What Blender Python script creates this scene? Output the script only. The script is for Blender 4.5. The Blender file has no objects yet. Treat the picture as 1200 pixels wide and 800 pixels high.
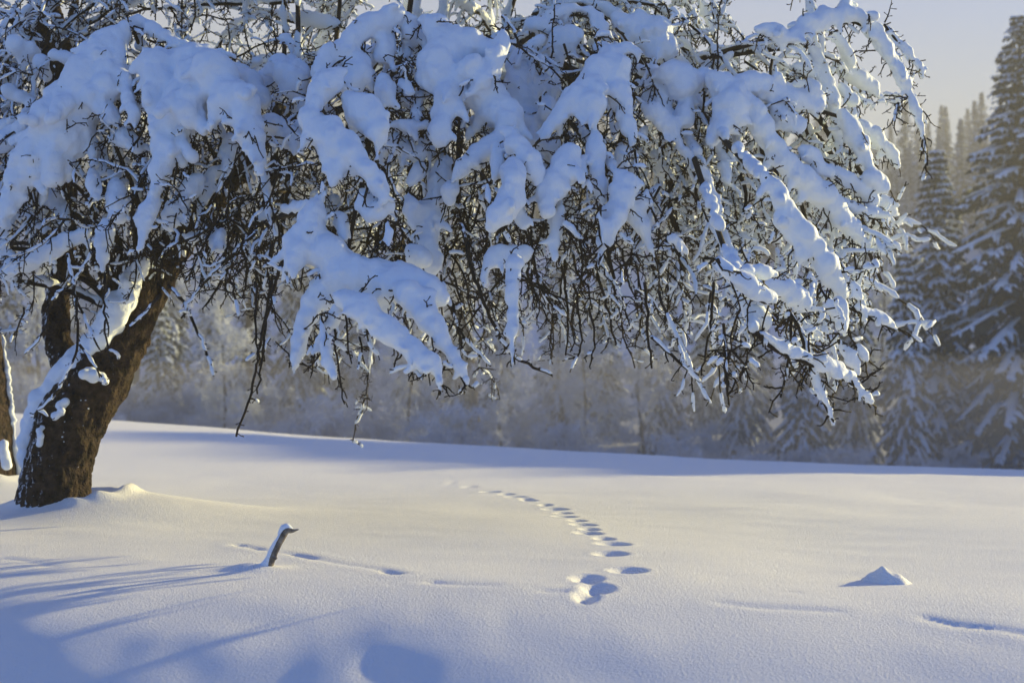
import bpy, math, random
import numpy as np
from mathutils import Vector

random.seed(7)
rng = np.random.default_rng(11)
S = bpy.context.scene
COL = S.collection

# ------------------------------------------------------------------ camera, sky, sun, exposure
FPX = 1667.0                      # focal length in pixels of a 1200 wide frame (50 mm)
PITCH = math.atan(70 / FPX)
cam = bpy.data.cameras.new('camera')
cam.lens, cam.sensor_width, cam.clip_end = 50, 36, 2000
cam.dof.use_dof, cam.dof.focus_distance, cam.dof.aperture_fstop = True, 10.0, 2.0
camo = bpy.data.objects.new('camera', cam)
camo.location, camo.rotation_euler = (0, 0, 1.0), (math.pi / 2 + PITCH, 0, 0)
COL.objects.link(camo)
S.camera = camo

SUN_EL, SUN_AZ = math.radians(13.5), math.radians(55)     # azimuth clockwise from +Y (view direction)
w = bpy.data.worlds.new('World'); S.world = w
w.use_nodes = True
nt = w.node_tree
sky = nt.nodes.new('ShaderNodeTexSky')
sky.sky_type, sky.sun_disc = 'NISHITA', False
sky.sun_elevation, sky.sun_rotation = SUN_EL, SUN_AZ
sky.air_density, sky.dust_density, sky.ozone_density = 1.0, 0.5, 5.0
bg = nt.nodes['Background']
# a clear blue winter sky overhead that pales into a milky veil low down, most on the sunward side
tint = nt.nodes.new('ShaderNodeMixRGB'); tint.blend_type = 'MULTIPLY'; tint.inputs[0].default_value = 1; tint.inputs[2].default_value = (.32, .87, 1.55, 1)
nt.links.new(sky.outputs[0], tint.inputs[1])
wco = nt.nodes.new('ShaderNodeTexCoord'); sep = nt.nodes.new('ShaderNodeSeparateXYZ'); nt.links.new(wco.outputs['Generated'], sep.inputs[0])
low = nt.nodes.new('ShaderNodeMapRange'); low.interpolation_type = 'SMOOTHSTEP'
low.inputs['From Min'].default_value, low.inputs['From Max'].default_value = .5, .05
nt.links.new(sep.outputs['Z'], low.inputs['Value'])
fwd = nt.nodes.new('ShaderNodeMapRange'); fwd.interpolation_type = 'SMOOTHSTEP'
fwd.inputs['From Min'].default_value, fwd.inputs['From Max'].default_value = -.1, .7
nt.links.new(sep.outputs['Y'], fwd.inputs['Value'])
mul = nt.nodes.new('ShaderNodeMath'); mul.operation = 'MULTIPLY'; nt.links.new(low.outputs[0], mul.inputs[0]); nt.links.new(fwd.outputs[0], mul.inputs[1])
veil = nt.nodes.new('ShaderNodeMixRGB'); veil.inputs[2].default_value = (4.8, 4.8, 4.3, 1)
nt.links.new(mul.outputs[0], veil.inputs[0]); nt.links.new(tint.outputs[0], veil.inputs[1])
nt.links.new(veil.outputs[0], bg.inputs[0])
bg.inputs[1].default_value = 0.05

sun = bpy.data.lights.new('sun', 'SUN')
sun.energy, sun.angle, sun.color = 5.0, math.radians(0.5), (1.0, 0.815, 0.34)
suno = bpy.data.objects.new('sun', sun)
SDIR = Vector((math.sin(SUN_AZ) * math.cos(SUN_EL), math.cos(SUN_AZ) * math.cos(SUN_EL), math.sin(SUN_EL)))
suno.rotation_euler = SDIR.to_track_quat('Z', 'Y').to_euler()
suno.location = (40, 40, 30)
COL.objects.link(suno)

S.view_settings.view_transform, S.view_settings.look = 'Standard', 'None'
S.view_settings.gamma = 1.0
S.view_settings.exposure = 1.47
S.render.engine = 'CYCLES'
S.cycles.use_denoising = True
S.cycles.max_bounces = 6
S.cycles.diffuse_bounces = 3
S.cycles.volume_bounces = 0

# ------------------------------------------------------------------ helpers
def P(px, py, d):
    """photo pixel (1200x800) and distance in front of the camera -> point in the place"""
    u, v = (px - 600) / FPX, (400 - py) / FPX
    c, s = math.cos(PITCH), math.sin(PITCH)
    y, z = c - s * v, s + c * v
    k = d / y
    return np.array([u * k, d, 1.0 + z * k])

def norm(v):
    return v / (np.linalg.norm(v, axis=-1, keepdims=True) + 1e-12)

def hash3(i, j, k, seed):
    n = (i * 374761393 + j * 668265263 + k * 2147483647 + seed * 1274126177) & 0xffffffff
    n = ((n ^ (n >> 13)) * 1274126177) & 0xffffffff
    n = (n ^ (n >> 16)) & 0xffff
    return n / 65535.0

def vnoise(p, scale, seed=0):
    """value noise in -1..1 of points (n,3)"""
    q = np.asarray(p, float) / scale + 1000.0
    i = np.floor(q).astype(np.int64)
    f = q - i
    f = f * f * f * (f * (f * 6 - 15) + 10)
    r = 0
    for a in (0, 1):
        for b in (0, 1):
            for c in (0, 1):
                wgt = (f[:, 0] if a else 1 - f[:, 0]) * (f[:, 1] if b else 1 - f[:, 1]) * (f[:, 2] if c else 1 - f[:, 2])
                r = r + wgt * hash3(i[:, 0] + a, i[:, 1] + b, i[:, 2] + c, seed)
    return r * 2 - 1

class MB:
    """collects tubes, balls and faces, builds ONE mesh object"""
    def __init__(s):
        s.v, s.q, s.t, s.n, s.qm, s.tm, s.pend = [], [], [], 0, [], [], {}
    def add(s, v, q=None, t=None, m=0):
        v = np.asarray(v, float)
        s.v.append(v)
        if q is not None and len(q):
            s.q.append(np.asarray(q) + s.n); s.qm.append(np.full(len(q), m))
        if t is not None and len(t):
            s.t.append(np.asarray(t) + s.n); s.tm.append(np.full(len(t), m))
        s.n += len(v)
    def tube(s, pts, rad, k=4, m=0, cap=True, squash=None):
        pts = np.asarray(pts, float); n = len(pts)
        s.pend.setdefault((n, k, m, cap, squash), []).append((pts, np.broadcast_to(np.asarray(rad, float), (n,))))
    def flush(s):
        """all tubes of one size are skinned together"""
        pend, s.pend = s.pend, {}
        for (n, k, m, cap, squash), lst in pend.items():
            pts = np.array([a for a, _ in lst]); rad = np.array([b for _, b in lst]); T = len(lst)
            t = np.empty_like(pts)
            t[:, 1:-1] = pts[:, 2:] - pts[:, :-2]; t[:, 0] = pts[:, 1] - pts[:, 0]; t[:, -1] = pts[:, -1] - pts[:, -2]
            t = norm(t)
            ref = np.eye(3)[np.argmin(np.abs(t).mean(1), axis=1)][:, None, :]
            u = norm(np.cross(t, np.broadcast_to(ref, t.shape))); w_ = np.cross(t, u)
            a = np.arange(k) * 2 * math.pi / k
            ring = pts[:, :, None] + rad[:, :, None, None] * (np.cos(a)[:, None] * u[:, :, None] + np.sin(a)[:, None] * w_[:, :, None])
            if squash is not None:
                ring[..., 2] = pts[:, :, None, 2] + (ring[..., 2] - pts[:, :, None, 2]) * squash
            v = ring.reshape(T, n * k, 3)
            i = (np.arange(n - 1)[:, None] * k + np.arange(k)[None]).ravel()
            j = (np.arange(n - 1)[:, None] * k + (np.arange(k)[None] + 1) % k).ravel()
            q = np.stack([i, j, j + k, i + k], 1)
            tt = None; nv = n * k
            if cap:
                v = np.concatenate([v, (pts[:, :1] - t[:, :1] * rad[:, :1, None] * .5), (pts[:, -1:] + t[:, -1:] * rad[:, -1:, None] * .7)], 1)
                a_ = np.arange(k); b_ = (a_ + 1) % k; nv += 2
                tt = np.vstack([np.stack([b_, a_, np.full(k, n * k)], 1), np.stack([a_ + (n - 1) * k, b_ + (n - 1) * k, np.full(k, n * k + 1)], 1)])
            off = (np.arange(T) * nv)[:, None, None]
            s.add(v.reshape(-1, 3), (q[None] + off).reshape(-1, 4), None if tt is None else (tt[None] + off).reshape(-1, 3), m)
        return s
    def merge(s, o):
        s.flush(); o.flush()
        s.q += [q + s.n for q in o.q]; s.t += [q + s.n for q in o.t]; s.v += o.v; s.qm += o.qm; s.tm += o.tm; s.n += o.n
    def balls(s, c, r):
        c = np.asarray(c, float); r = np.asarray(r, float)
        V, F = ICO
        v = (c[:, None] + r[:, None, None] * V[None]).reshape(-1, 3)
        f = (F[None] + (np.arange(len(c)) * len(V))[:, None, None]).reshape(-1, 3)
        s.add(v, None, f)
    def mesh(s, name, smooth=True):
        s.flush()
        me = bpy.data.meshes.new(name)
        v = np.vstack(s.v) if s.v else np.zeros((0, 3))
        q = np.vstack(s.q) if s.q else np.zeros((0, 4), int)
        t = np.vstack(s.t) if s.t else np.zeros((0, 3), int)
        mi = np.concatenate([np.concatenate(s.qm) if s.qm else np.zeros(0, int), np.concatenate(s.tm) if s.tm else np.zeros(0, int)])
        me.vertices.add(len(v)); me.vertices.foreach_set('co', v.astype(np.float32).ravel())
        me.loops.add(q.size + t.size)
        me.loops.foreach_set('vertex_index', np.concatenate([q.ravel(), t.ravel()]).astype(np.int32))
        npoly = len(q) + len(t)
        me.polygons.add(npoly)
        st = np.concatenate([np.arange(len(q)) * 4, q.size + np.arange(len(t)) * 3]).astype(np.int32)
        me.polygons.foreach_set('loop_start', st)
        me.polygons.foreach_set('use_smooth', np.full(npoly, smooth))
        me.polygons.foreach_set('material_index', mi.astype(np.int32))
        me.update(calc_edges=True)
        return me
    def build(s, name, mats, parent=None, smooth=True):
        me = s.mesh(name, smooth)
        for m in (mats if isinstance(mats, (list, tuple)) else [mats]):
            me.materials.append(m)
        return link(name, me, parent)

def link(name, data, parent=None):
    o = bpy.data.objects.new(name, data); COL.objects.link(o)
    if parent is not None:
        o.parent = parent
        o.matrix_parent_inverse.identity()
        off = Vector(parent.get('_o', (0, 0, 0)))
    return o

def ico():
    import bmesh
    bm = bmesh.new(); bmesh.ops.create_icosphere(bm, subdivisions=2, radius=1.0)
    v = np.array([x.co[:] for x in bm.verts]); f = np.array([[y.index for y in x.verts] for x in bm.faces]); bm.free()
    return v, f
ICO = ico()

def thing(name, label, cat, loc, group=None):
    o = bpy.data.objects.new(name, None); COL.objects.link(o)
    o.location = loc; o.empty_display_size = .3
    o['label'], o['category'] = label, cat
    if group: o['group'] = group
    return o

def put(mb, name, mats, root, base, smooth=True):
    """a mesh in world coordinates becomes a child of root whose Empty stands at base (sub-parts: base = 0)"""
    mb.flush()
    if base is not None:
        b = np.asarray(base, float)
        mb.v = [v - b for v in mb.v]
    return mb.build(name, mats, root, smooth)

# ------------------------------------------------------------------ materials
def mat(name, col, rough=.8, spec=.2):
    m = bpy.data.materials.new(name); m.use_nodes = True
    b = m.node_tree.nodes['Principled BSDF']
    b.inputs['Base Color'].default_value = (*col, 1); b.inputs['Roughness'].default_value = rough
    b.inputs['Specular IOR Level'].default_value = spec
    return m, m.node_tree, b

def noise_bump(t, b, layers, dist=.02):
    co = t.nodes.new('ShaderNodeTexCoord'); prev = None
    for sc, st, dd in layers:
        n = t.nodes.new('ShaderNodeTexNoise'); n.inputs['Scale'].default_value = sc; n.inputs['Detail'].default_value = 3
        t.links.new(co.outputs['Object'], n.inputs['Vector'])
        bp = t.nodes.new('ShaderNodeBump'); bp.inputs['Strength'].default_value = st; bp.inputs['Distance'].default_value = dd
        t.links.new(n.outputs[0], bp.inputs['Height'])
        if prev: t.links.new(prev.outputs[0], bp.inputs['Normal'])
        prev = bp
    t.links.new(prev.outputs[0], b.inputs['Normal'])
    return co

def vary(t, b, co, scale, c1, c2):
    n = t.nodes.new('ShaderNodeTexNoise'); n.inputs['Scale'].default_value = scale; n.inputs['Detail'].default_value = 4
    t.links.new(co.outputs['Object'], n.inputs['Vector'])
    r = t.nodes.new('ShaderNodeValToRGB')
    r.color_ramp.elements[0].position, r.color_ramp.elements[1].position = .35, .65
    r.color_ramp.elements[0].color, r.color_ramp.elements[1].color = (*c1, 1), (*c2, 1)
    t.links.new(n.outputs[0], r.inputs[0]); t.links.new(r.outputs[0], b.inputs['Base Color'])

M_SNOW, t, b = mat('snow', (.79, .86, .95), .65, .25)
co = noise_bump(t, b, [(28, .35, .02), (140, .35, .006)])
M_FIELD, t, b = mat('field_snow', (.86, .87, .89), .55, .3)
co = noise_bump(t, b, [(14, .15, .02), (75, .75, .009), (220, .8, .005)])
M_BARK, t, b = mat('bark', (.06, .04, .028), .9, .15)
co = noise_bump(t, b, [(16, 1.0, .07), (60, 1.0, .02)])
vary(t, b, co, 14, (.012, .009, .007), (.062, .042, .03))
# rime blown onto the bark's windward (left) side
geo = t.nodes.new('ShaderNodeNewGeometry'); sx = t.nodes.new('ShaderNodeSeparateXYZ'); t.links.new(geo.outputs['Normal'], sx.inputs[0])
rn = t.nodes.new('ShaderNodeTexNoise'); rn.inputs['Scale'].default_value = 22; rn.inputs['Detail'].default_value = 5; rn.inputs['Roughness'].default_value = .7; t.links.new(co.outputs['Object'], rn.inputs['Vector'])
m1 = t.nodes.new('ShaderNodeMath'); m1.operation = 'MULTIPLY_ADD'; m1.inputs[1].default_value = -.2; t.links.new(sx.outputs['X'], m1.inputs[0]); t.links.new(rn.outputs[0], m1.inputs[2])
mr = t.nodes.new('ShaderNodeMapRange'); mr.inputs['From Min'].default_value, mr.inputs['From Max'].default_value = .66, .74; t.links.new(m1.outputs[0], mr.inputs['Value'])
mx = t.nodes.new('ShaderNodeMixRGB'); mx.inputs[2].default_value = (.75, .8, .88, 1); t.links.new(mr.outputs[0], mx.inputs[0])
old = b.inputs['Base Color'].links[0].from_socket; t.links.new(old, mx.inputs[1]); t.links.new(mx.outputs[0], b.inputs['Base Color'])
M_TWIG, t, b = mat('twig_bark', (.02, .015, .011), .85, .2)
co = noise_bump(t, b, [(60, .6, .01)])
vary(t, b, co, 9, (.01, .008, .006), (.035, .026, .019))
M_STICK, t, b = mat('weathered_wood', (.1, .08, .06), .85, .2)
co = noise_bump(t, b, [(60, .8, .01)])
vary(t, b, co, 25, (.09, .075, .06), (.3, .26, .21))
M_NEEDLE, t, b = mat('spruce_needles', (.03, .05, .028), .8, .2)
co = noise_bump(t, b, [(20, .4, .02)])
vary(t, b, co, 1.2, (.012, .028, .024), (.032, .06, .05))
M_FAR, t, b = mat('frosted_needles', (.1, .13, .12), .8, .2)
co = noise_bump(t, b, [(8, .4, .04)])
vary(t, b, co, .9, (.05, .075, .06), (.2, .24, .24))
M_TRUNK, t, b = mat('forest_bark', (.06, .045, .035), .9, .15)
co = noise_bump(t, b, [(12, .8, .03)])
vary(t, b, co, 6, (.03, .024, .02), (.09, .07, .055))
M_FROST, t, b = mat('hoar_frost', (.66, .68, .72), .75, .2)
co = noise_bump(t, b, [(20, .4, .02)])
vary(t, b, co, .8, (.5, .54, .6), (.8, .85, .92))

# ------------------------------------------------------------------ terrain
CX = [-60, -20, -9.6, -5.76, -.96, 5.76, 11.5, 30, 80]
CZ = [2.0, 1.25, .74, .37, .04, -.29, -.51, -1.0, -1.4]
def sstep(a, b_, x):
    t_ = np.clip((np.asarray(x, float) - a) / (b_ - a), 0, 1)
    return t_ * t_ * (3 - 2 * t_)
def sp(x, k=1.0):
    return np.logaddexp(0, x / k) * k
def terrain0(x, y):
    x = np.asarray(x, float); y = np.asarray(y, float)
    zc = np.interp(x, CX, CZ)
    for dx in (1.5, 3.0):
        zc = (zc + np.interp(x - dx, CX, CZ) + np.interp(x + dx, CX, CZ)) / 3
    z = zc * sstep(13, 31, y)
    z = z - .34 * (sp(7.1 - .02 * x - y, .35) - sp(3.2 - y, .6)) * np.where(y < 20, 1, 0)
    u_ = np.where(y < 12, (-x - 2.25) * .85 + (6.7 - y) * .5, -9)
    z = z - .3 * (sp(u_, .14) - sp(u_ - 2.2, .5))
    z = z - sp(y - 33, 1.6) * .085 * (1 - sstep(40, 62, y)) - 2.4 * sstep(40, 62, y)
    z = z + .4 * (sp(y - 98, 8) - sp(y - 172, 8))
    p = np.stack([x.ravel(), y.ravel() * .75, np.zeros(x.size)], 1)
    n = vnoise(p, 2.6, 3) * .045 + vnoise(p, 1.1, 5) * .016 + vnoise(p * [1, 1.6, 1], .42, 8) * .0045
    n = n + (vnoise(p + 40, .55, 9) * .009 + vnoise(p + 40, .28, 10) * .006) * sstep(7.5, 6.9, y).ravel() * sstep(1.2, -.2, x).ravel()
    fade = 1 - .6 * sstep(26, 40, y)
    return z + n.reshape(x.shape) * fade

def G(px, py):
    """where the sight line through a photo pixel meets the snow"""
    lo = None
    for d in np.arange(4.5, 33, .05):
        p = P(px, py, d)
        if p[2] <= float(terrain0(np.array([p[0]]), np.array([d]))[0]):
            return p
    return P(px, py, 32)

PRINTS = [(528,566,9,3),(550,570,9,3),(575,576,11,3),(605,582,11,3),(620,586,9,3),(651,597,13,4),(662,605,12,3),(684,615,13,4),(690,625,14,4),
          (719,637,17,5),(716,649,17,4),(736,668,19,5),(688,679,16,4),(700,690,17,4),(686,699,12,3)]
DIPS = [(226,608,16,9,.07),(440,781,34,14,.13),(345,745,30,12,.05),(478,746,28,10,.05),(512,718,28,7,.06),(350,772,26,12,.05),(592,722,20,5,.04),(552,716,20,5,.03),(628,694,18,4,.03)]
CRACKS = [([(280,638),(310,645),(345,650),(400,661),(440,667),(465,672)], .045),([(508,683),(540,686),(582,687)], .045),
          ([(845,708),(880,711),(930,714),(985,718)], .025),([(1085,727),(1120,734),(1160,739),(1210,748)], .028),
          ([(0,655),(30,657),(60,664)], .04),([(640,693),(660,694)], .03),([(920,694),(935,694)], .03),([(690,676),(560,690)], .0)]
PR = []
mids = [((p[0] + q[0]) / 2 + 4, (p[1] + q[1]) / 2, min(p[2], q[2]) * .75, 2) for p, q in zip(PRINTS[2:], PRINTS[3:]) if abs(q[1] - p[1]) < 14 and q[1] < 640]
for a, b_, c, d in PRINTS + mids:
    g = G(a, b_); PR.append((g[0], g[1], c * .8 * g[1] / FPX, .11, .028 + .0014 * c))
for a, b_, c, d, dep in DIPS:
    g = G(a, b_); PR.append((g[0], g[1], c * .75 * g[1] / FPX, .13, -dep * (.055 if c == 34 else .035)))
CR = [(np.array([G(*q)[:2] for q in pl]), dep) for pl, dep in CRACKS if dep]
TRUNK_B = P(62, 602, 12.3)
TRUNK2_B = P(-22, 560, 15.6)
STICK_B = G(313, 668)
MOUND_B = G(1034, 684)

def terrain(x, y):
    z = terrain0(x, y)
    for cx, cy, sx, sy, dep in PR:
        r = np.sqrt(((x - cx) / sx) ** 2 + ((y - cy) / sy) ** 2)
        z = z - abs(dep) * np.exp(-np.abs(r) ** 2.6 * .8) + max(dep, 0) * .1 * np.exp(-((r - 1.7) / .4) ** 2)
    for pl, dep in CR:
        best = np.full(x.shape, 9.0)
        for p0, p1 in zip(pl[:-1], pl[1:]):
            dv = p1 - p0; L2 = dv @ dv
            tt = np.clip(((x - p0[0]) * dv[0] + (y - p0[1]) * dv[1]) / L2, 0, 1)
            best = np.minimum(best, np.hypot(x - p0[0] - tt * dv[0], y - p0[1] - tt * dv[1]))
        var = .35 + .65 * sstep(-.45, .35, vnoise(np.stack([x.ravel(), y.ravel() * .4, 0 * x.ravel()], 1), .22, 98)).reshape(x.shape)
        z = z - dep * var * np.exp(-(best / .03) ** 2) * .4 + dep * .08 * var * np.exp(-((best - .12) / .06) ** 2)
    for bx, by, rr, h in ((TRUNK_B[0] + .1, TRUNK_B[1] + .25, .7, .12), (TRUNK2_B[0], TRUNK2_B[1], .7, .22)):
        r = np.hypot(x - bx, y - by)
        z = z + h * np.exp(-(r / rr) ** 2) - .12 * np.exp(-(r / .36) ** 4) + .05 * np.exp(-((r - .47) / .1) ** 2) * (1 + vnoise(np.stack([x.ravel(), y.ravel(), 0 * x.ravel()], 1), .16, 96).reshape(x.shape) * .6)
    r = np.hypot((x - TRUNK_B[0] - .75) / 1.1, (y - TRUNK_B[1] - .4) / .8)
    z = z + .16 * np.exp(-r ** 2)
    r = np.hypot((x - STICK_B[0] + .1) / .16, (y - STICK_B[1] - .02) / .12)
    z = z + .045 * np.exp(-r ** 2)
    return z

def axis(fine0, fine1, step, out0, out1):
    f = np.arange(fine0, fine1 + step / 2, step)
    a = [fine1]; s_ = step
    while a[-1] < out1: s_ *= 1.13; a.append(a[-1] + min(s_, 12))
    c = [fine0]; s_ = step
    while c[-1] > out0: s_ *= 1.13; c.append(c[-1] - min(s_, 12))
    return np.concatenate([np.array(c[1:])[::-1], f, np.array(a[1:])])
gx = axis(-5.2, 5.2, .028, -200, 200)
gy = axis(5.2, 15.5, .028, -25, 250)
X, Y = np.meshgrid(gx, gy)
Z = np.zeros_like(X)
for i in range(0, len(gy), 64):
    Z[i:i + 64] = terrain(X[i:i + 64], Y[i:i + 64])
V = np.stack([X.ravel(), Y.ravel(), Z.ravel()], 1)
nx, ny = len(gx), len(gy)
ii = (np.arange(ny - 1)[:, None] * nx + np.arange(nx - 1)[None]).ravel()
mb = MB(); mb.add(V, np.stack([ii, ii + 1, ii + nx + 1, ii + nx], 1))
o = mb.build('snow_field', M_FIELD); o['kind'] = 'structure'
def gz(x, y):
    return float(terrain(np.array([float(x)]), np.array([float(y)]))[0])

# ------------------------------------------------------------------ twigs and snow
def grow(p, d, L, n, droop=.0, wig=.25):
    """a crooked twig: n segments, turning, sinking by droop"""
    d = np.array(d, float); d /= np.linalg.norm(d) + 1e-9
    pts = [np.array(p, float)]; st = L / n
    W = rng.normal(0, wig, (n, 3))
    for i in range(n):
        d = d + W[i]; d[2] -= droop
        d = d / (math.sqrt(d @ d) + 1e-9)
        pts.append(pts[-1] + d * st)
    return np.array(pts)

def rdir(down=0.0, spread=1.0):
    v = rng.normal(0, 1, 3) * spread; v[2] -= down
    return v / np.linalg.norm(v)

def spurs(tw, pts, r, every=.05, L=(.02, .07)):
    seg = np.linalg.norm(np.diff(pts, axis=0), axis=1); tot = seg.sum()
    for s_ in np.arange(every * rng.random(), tot, every):
        k = np.searchsorted(np.cumsum(seg), s_); k = min(k, len(seg) - 1)
        f = rng.random()
        a = pts[k] * (1 - f) + pts[k + 1] * f
        t_ = (pts[k + 1] - pts[k]) / (seg[k] + 1e-9)
        d = rdir() + t_ * .5; d /= np.linalg.norm(d)
        l = rng.uniform(*L)
        bend = d + rng.normal(0, .35, 3)
        tw.tube([a, a + d * l * .55, a + d * l * .55 + bend * l * .45], [r * .8, r * .6, r * .95], 3)

def twig_snow(sn, pts, r, p=.6):
    """snow lying along the top of a twig, in broken runs"""
    n = len(pts); i = 0
    while i < n - 1:
        if rng.random() < p:
            j = min(n - 1, i + rng.integers(2, 6))
            q = pts[i:j + 1]
            steep = abs(norm(q[-1] - q[0])[2])
            if steep < .93:
                m_ = max(3, 2 * (j - i) + 1)
                ti = np.linspace(0, j - i, m_); ki = np.minimum(ti.astype(int), j - i - 1); fi = (ti - ki)[:, None]
                qq = q[ki] * (1 - fi) + q[ki + 1] * fi
                rr = r * rng.uniform(.75, 1.25, m_); rr[0] *= .7; rr[-1] *= .6
                qq = qq + np.array([0, 0, 1]) * (rr * .55)[:, None]
                sn.tube(qq, rr, 6)
            i = j
        i += 1

def branchlet(tw, sn, p, d, L, r=.011, subs=8, droop=.14, psnow=.5, rs=.018):
    n = max(5, int(L / .09))
    a = grow(p, d, L, n, droop, .2)
    tw.tube(a, np.linspace(r, r * .5, n + 1), 4)
    spurs(tw, a, .0065, .055)
    if psnow: twig_snow(sn, a, rs, psnow)
    for k in range(subs):
        f = rng.integers(1, n + 1)
        t_ = norm(a[f] - a[f - 1])
        d2 = t_ * .5 + rdir(.35)
        l2 = rng.uniform(.1, .36) * min(1, L * 1.3)
        c = grow(a[f], d2, l2, 4, .1, .3)
        tw.tube(c, np.linspace(r * .62, r * .42, 5), 3)
        spurs(tw, c, .0055, .055, (.02, .055))
        if psnow: twig_snow(sn, c, rs * .85, psnow)

def resample(pts, step):
    pts = np.asarray(pts, float)
    seg = np.linalg.norm(np.diff(pts[:, :3], axis=0), axis=1); cum = np.concatenate([[0], np.cumsum(seg)])
    s_ = np.linspace(0, cum[-1], max(2, int(cum[-1] / step) + 1))
    return np.stack([np.interp(s_, cum, pts[:, k]) for k in range(pts.shape[1])], 1)

def smooth_line(pts, it=2):
    pts = np.asarray(pts, float)
    for _ in range(it):                       # corner cutting keeps the ends
        a = pts[:-1] * .75 + pts[1:] * .25; c = pts[:-1] * .25 + pts[1:] * .75
        m_ = np.empty((len(a) * 2, pts.shape[1])); m_[0::2] = a; m_[1::2] = c
        pts = np.vstack([pts[:1], m_, pts[-1:]])
    return pts

def snow_mesh(c, r, name, voxel=.022, iters=5, amp=1.0):
    """fuse many balls of snow into one soft lump with uneven skin; returns a mesh"""
    mb = MB(); mb.balls(c, r)
    me = mb.mesh('tmp')
    o = bpy.data.objects.new('tmp', me); COL.objects.link(o)
    m_ = o.modifiers.new('r', 'REMESH'); m_.mode = 'VOXEL'; m_.voxel_size = voxel
    s_ = o.modifiers.new('s', 'SMOOTH'); s_.factor = .5; s_.iterations = iters
    dg = bpy.context.evaluated_depsgraph_get()
    ev = o.evaluated_get(dg)
    out = bpy.data.meshes.new_from_object(ev)
    COL.objects.unlink(o); bpy.data.objects.remove(o); bpy.data.meshes.remove(me)
    n = len(out.vertices)
    co_ = np.empty(n * 3, np.float32); out.vertices.foreach_get('co', co_); co_ = co_.reshape(-1, 3).astype(float)
    nn = np.empty(n * 3, np.float32); out.vertex_normals.foreach_get('vector', nn); nn = nn.reshape(-1, 3)
    dsp = (vnoise(co_, .22, 21) * .02 + vnoise(co_, .1, 22) * .015 + vnoise(co_, .045, 23) * .0065 + vnoise(co_ * [1, 1, .35], .06, 24) * .009) * amp
    co_ += nn * dsp[:, None]
    out.vertices.foreach_set('co', co_.astype(np.float32).ravel())
    out.polygons.foreach_set('use_smooth', np.full(len(out.polygons), True))
    out.name = name; out.materials.clear(); out.materials.append(M_SNOW); out.update()
    return out

def snow_obj(c, r, name, parent, base, **kw):
    me = snow_mesh(np.asarray(c), np.asarray(r), name, **kw)
    if base is not None: me.transform(__import__('mathutils').Matrix.Translation(-Vector(base)))
    return link(name, me, parent)

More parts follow.
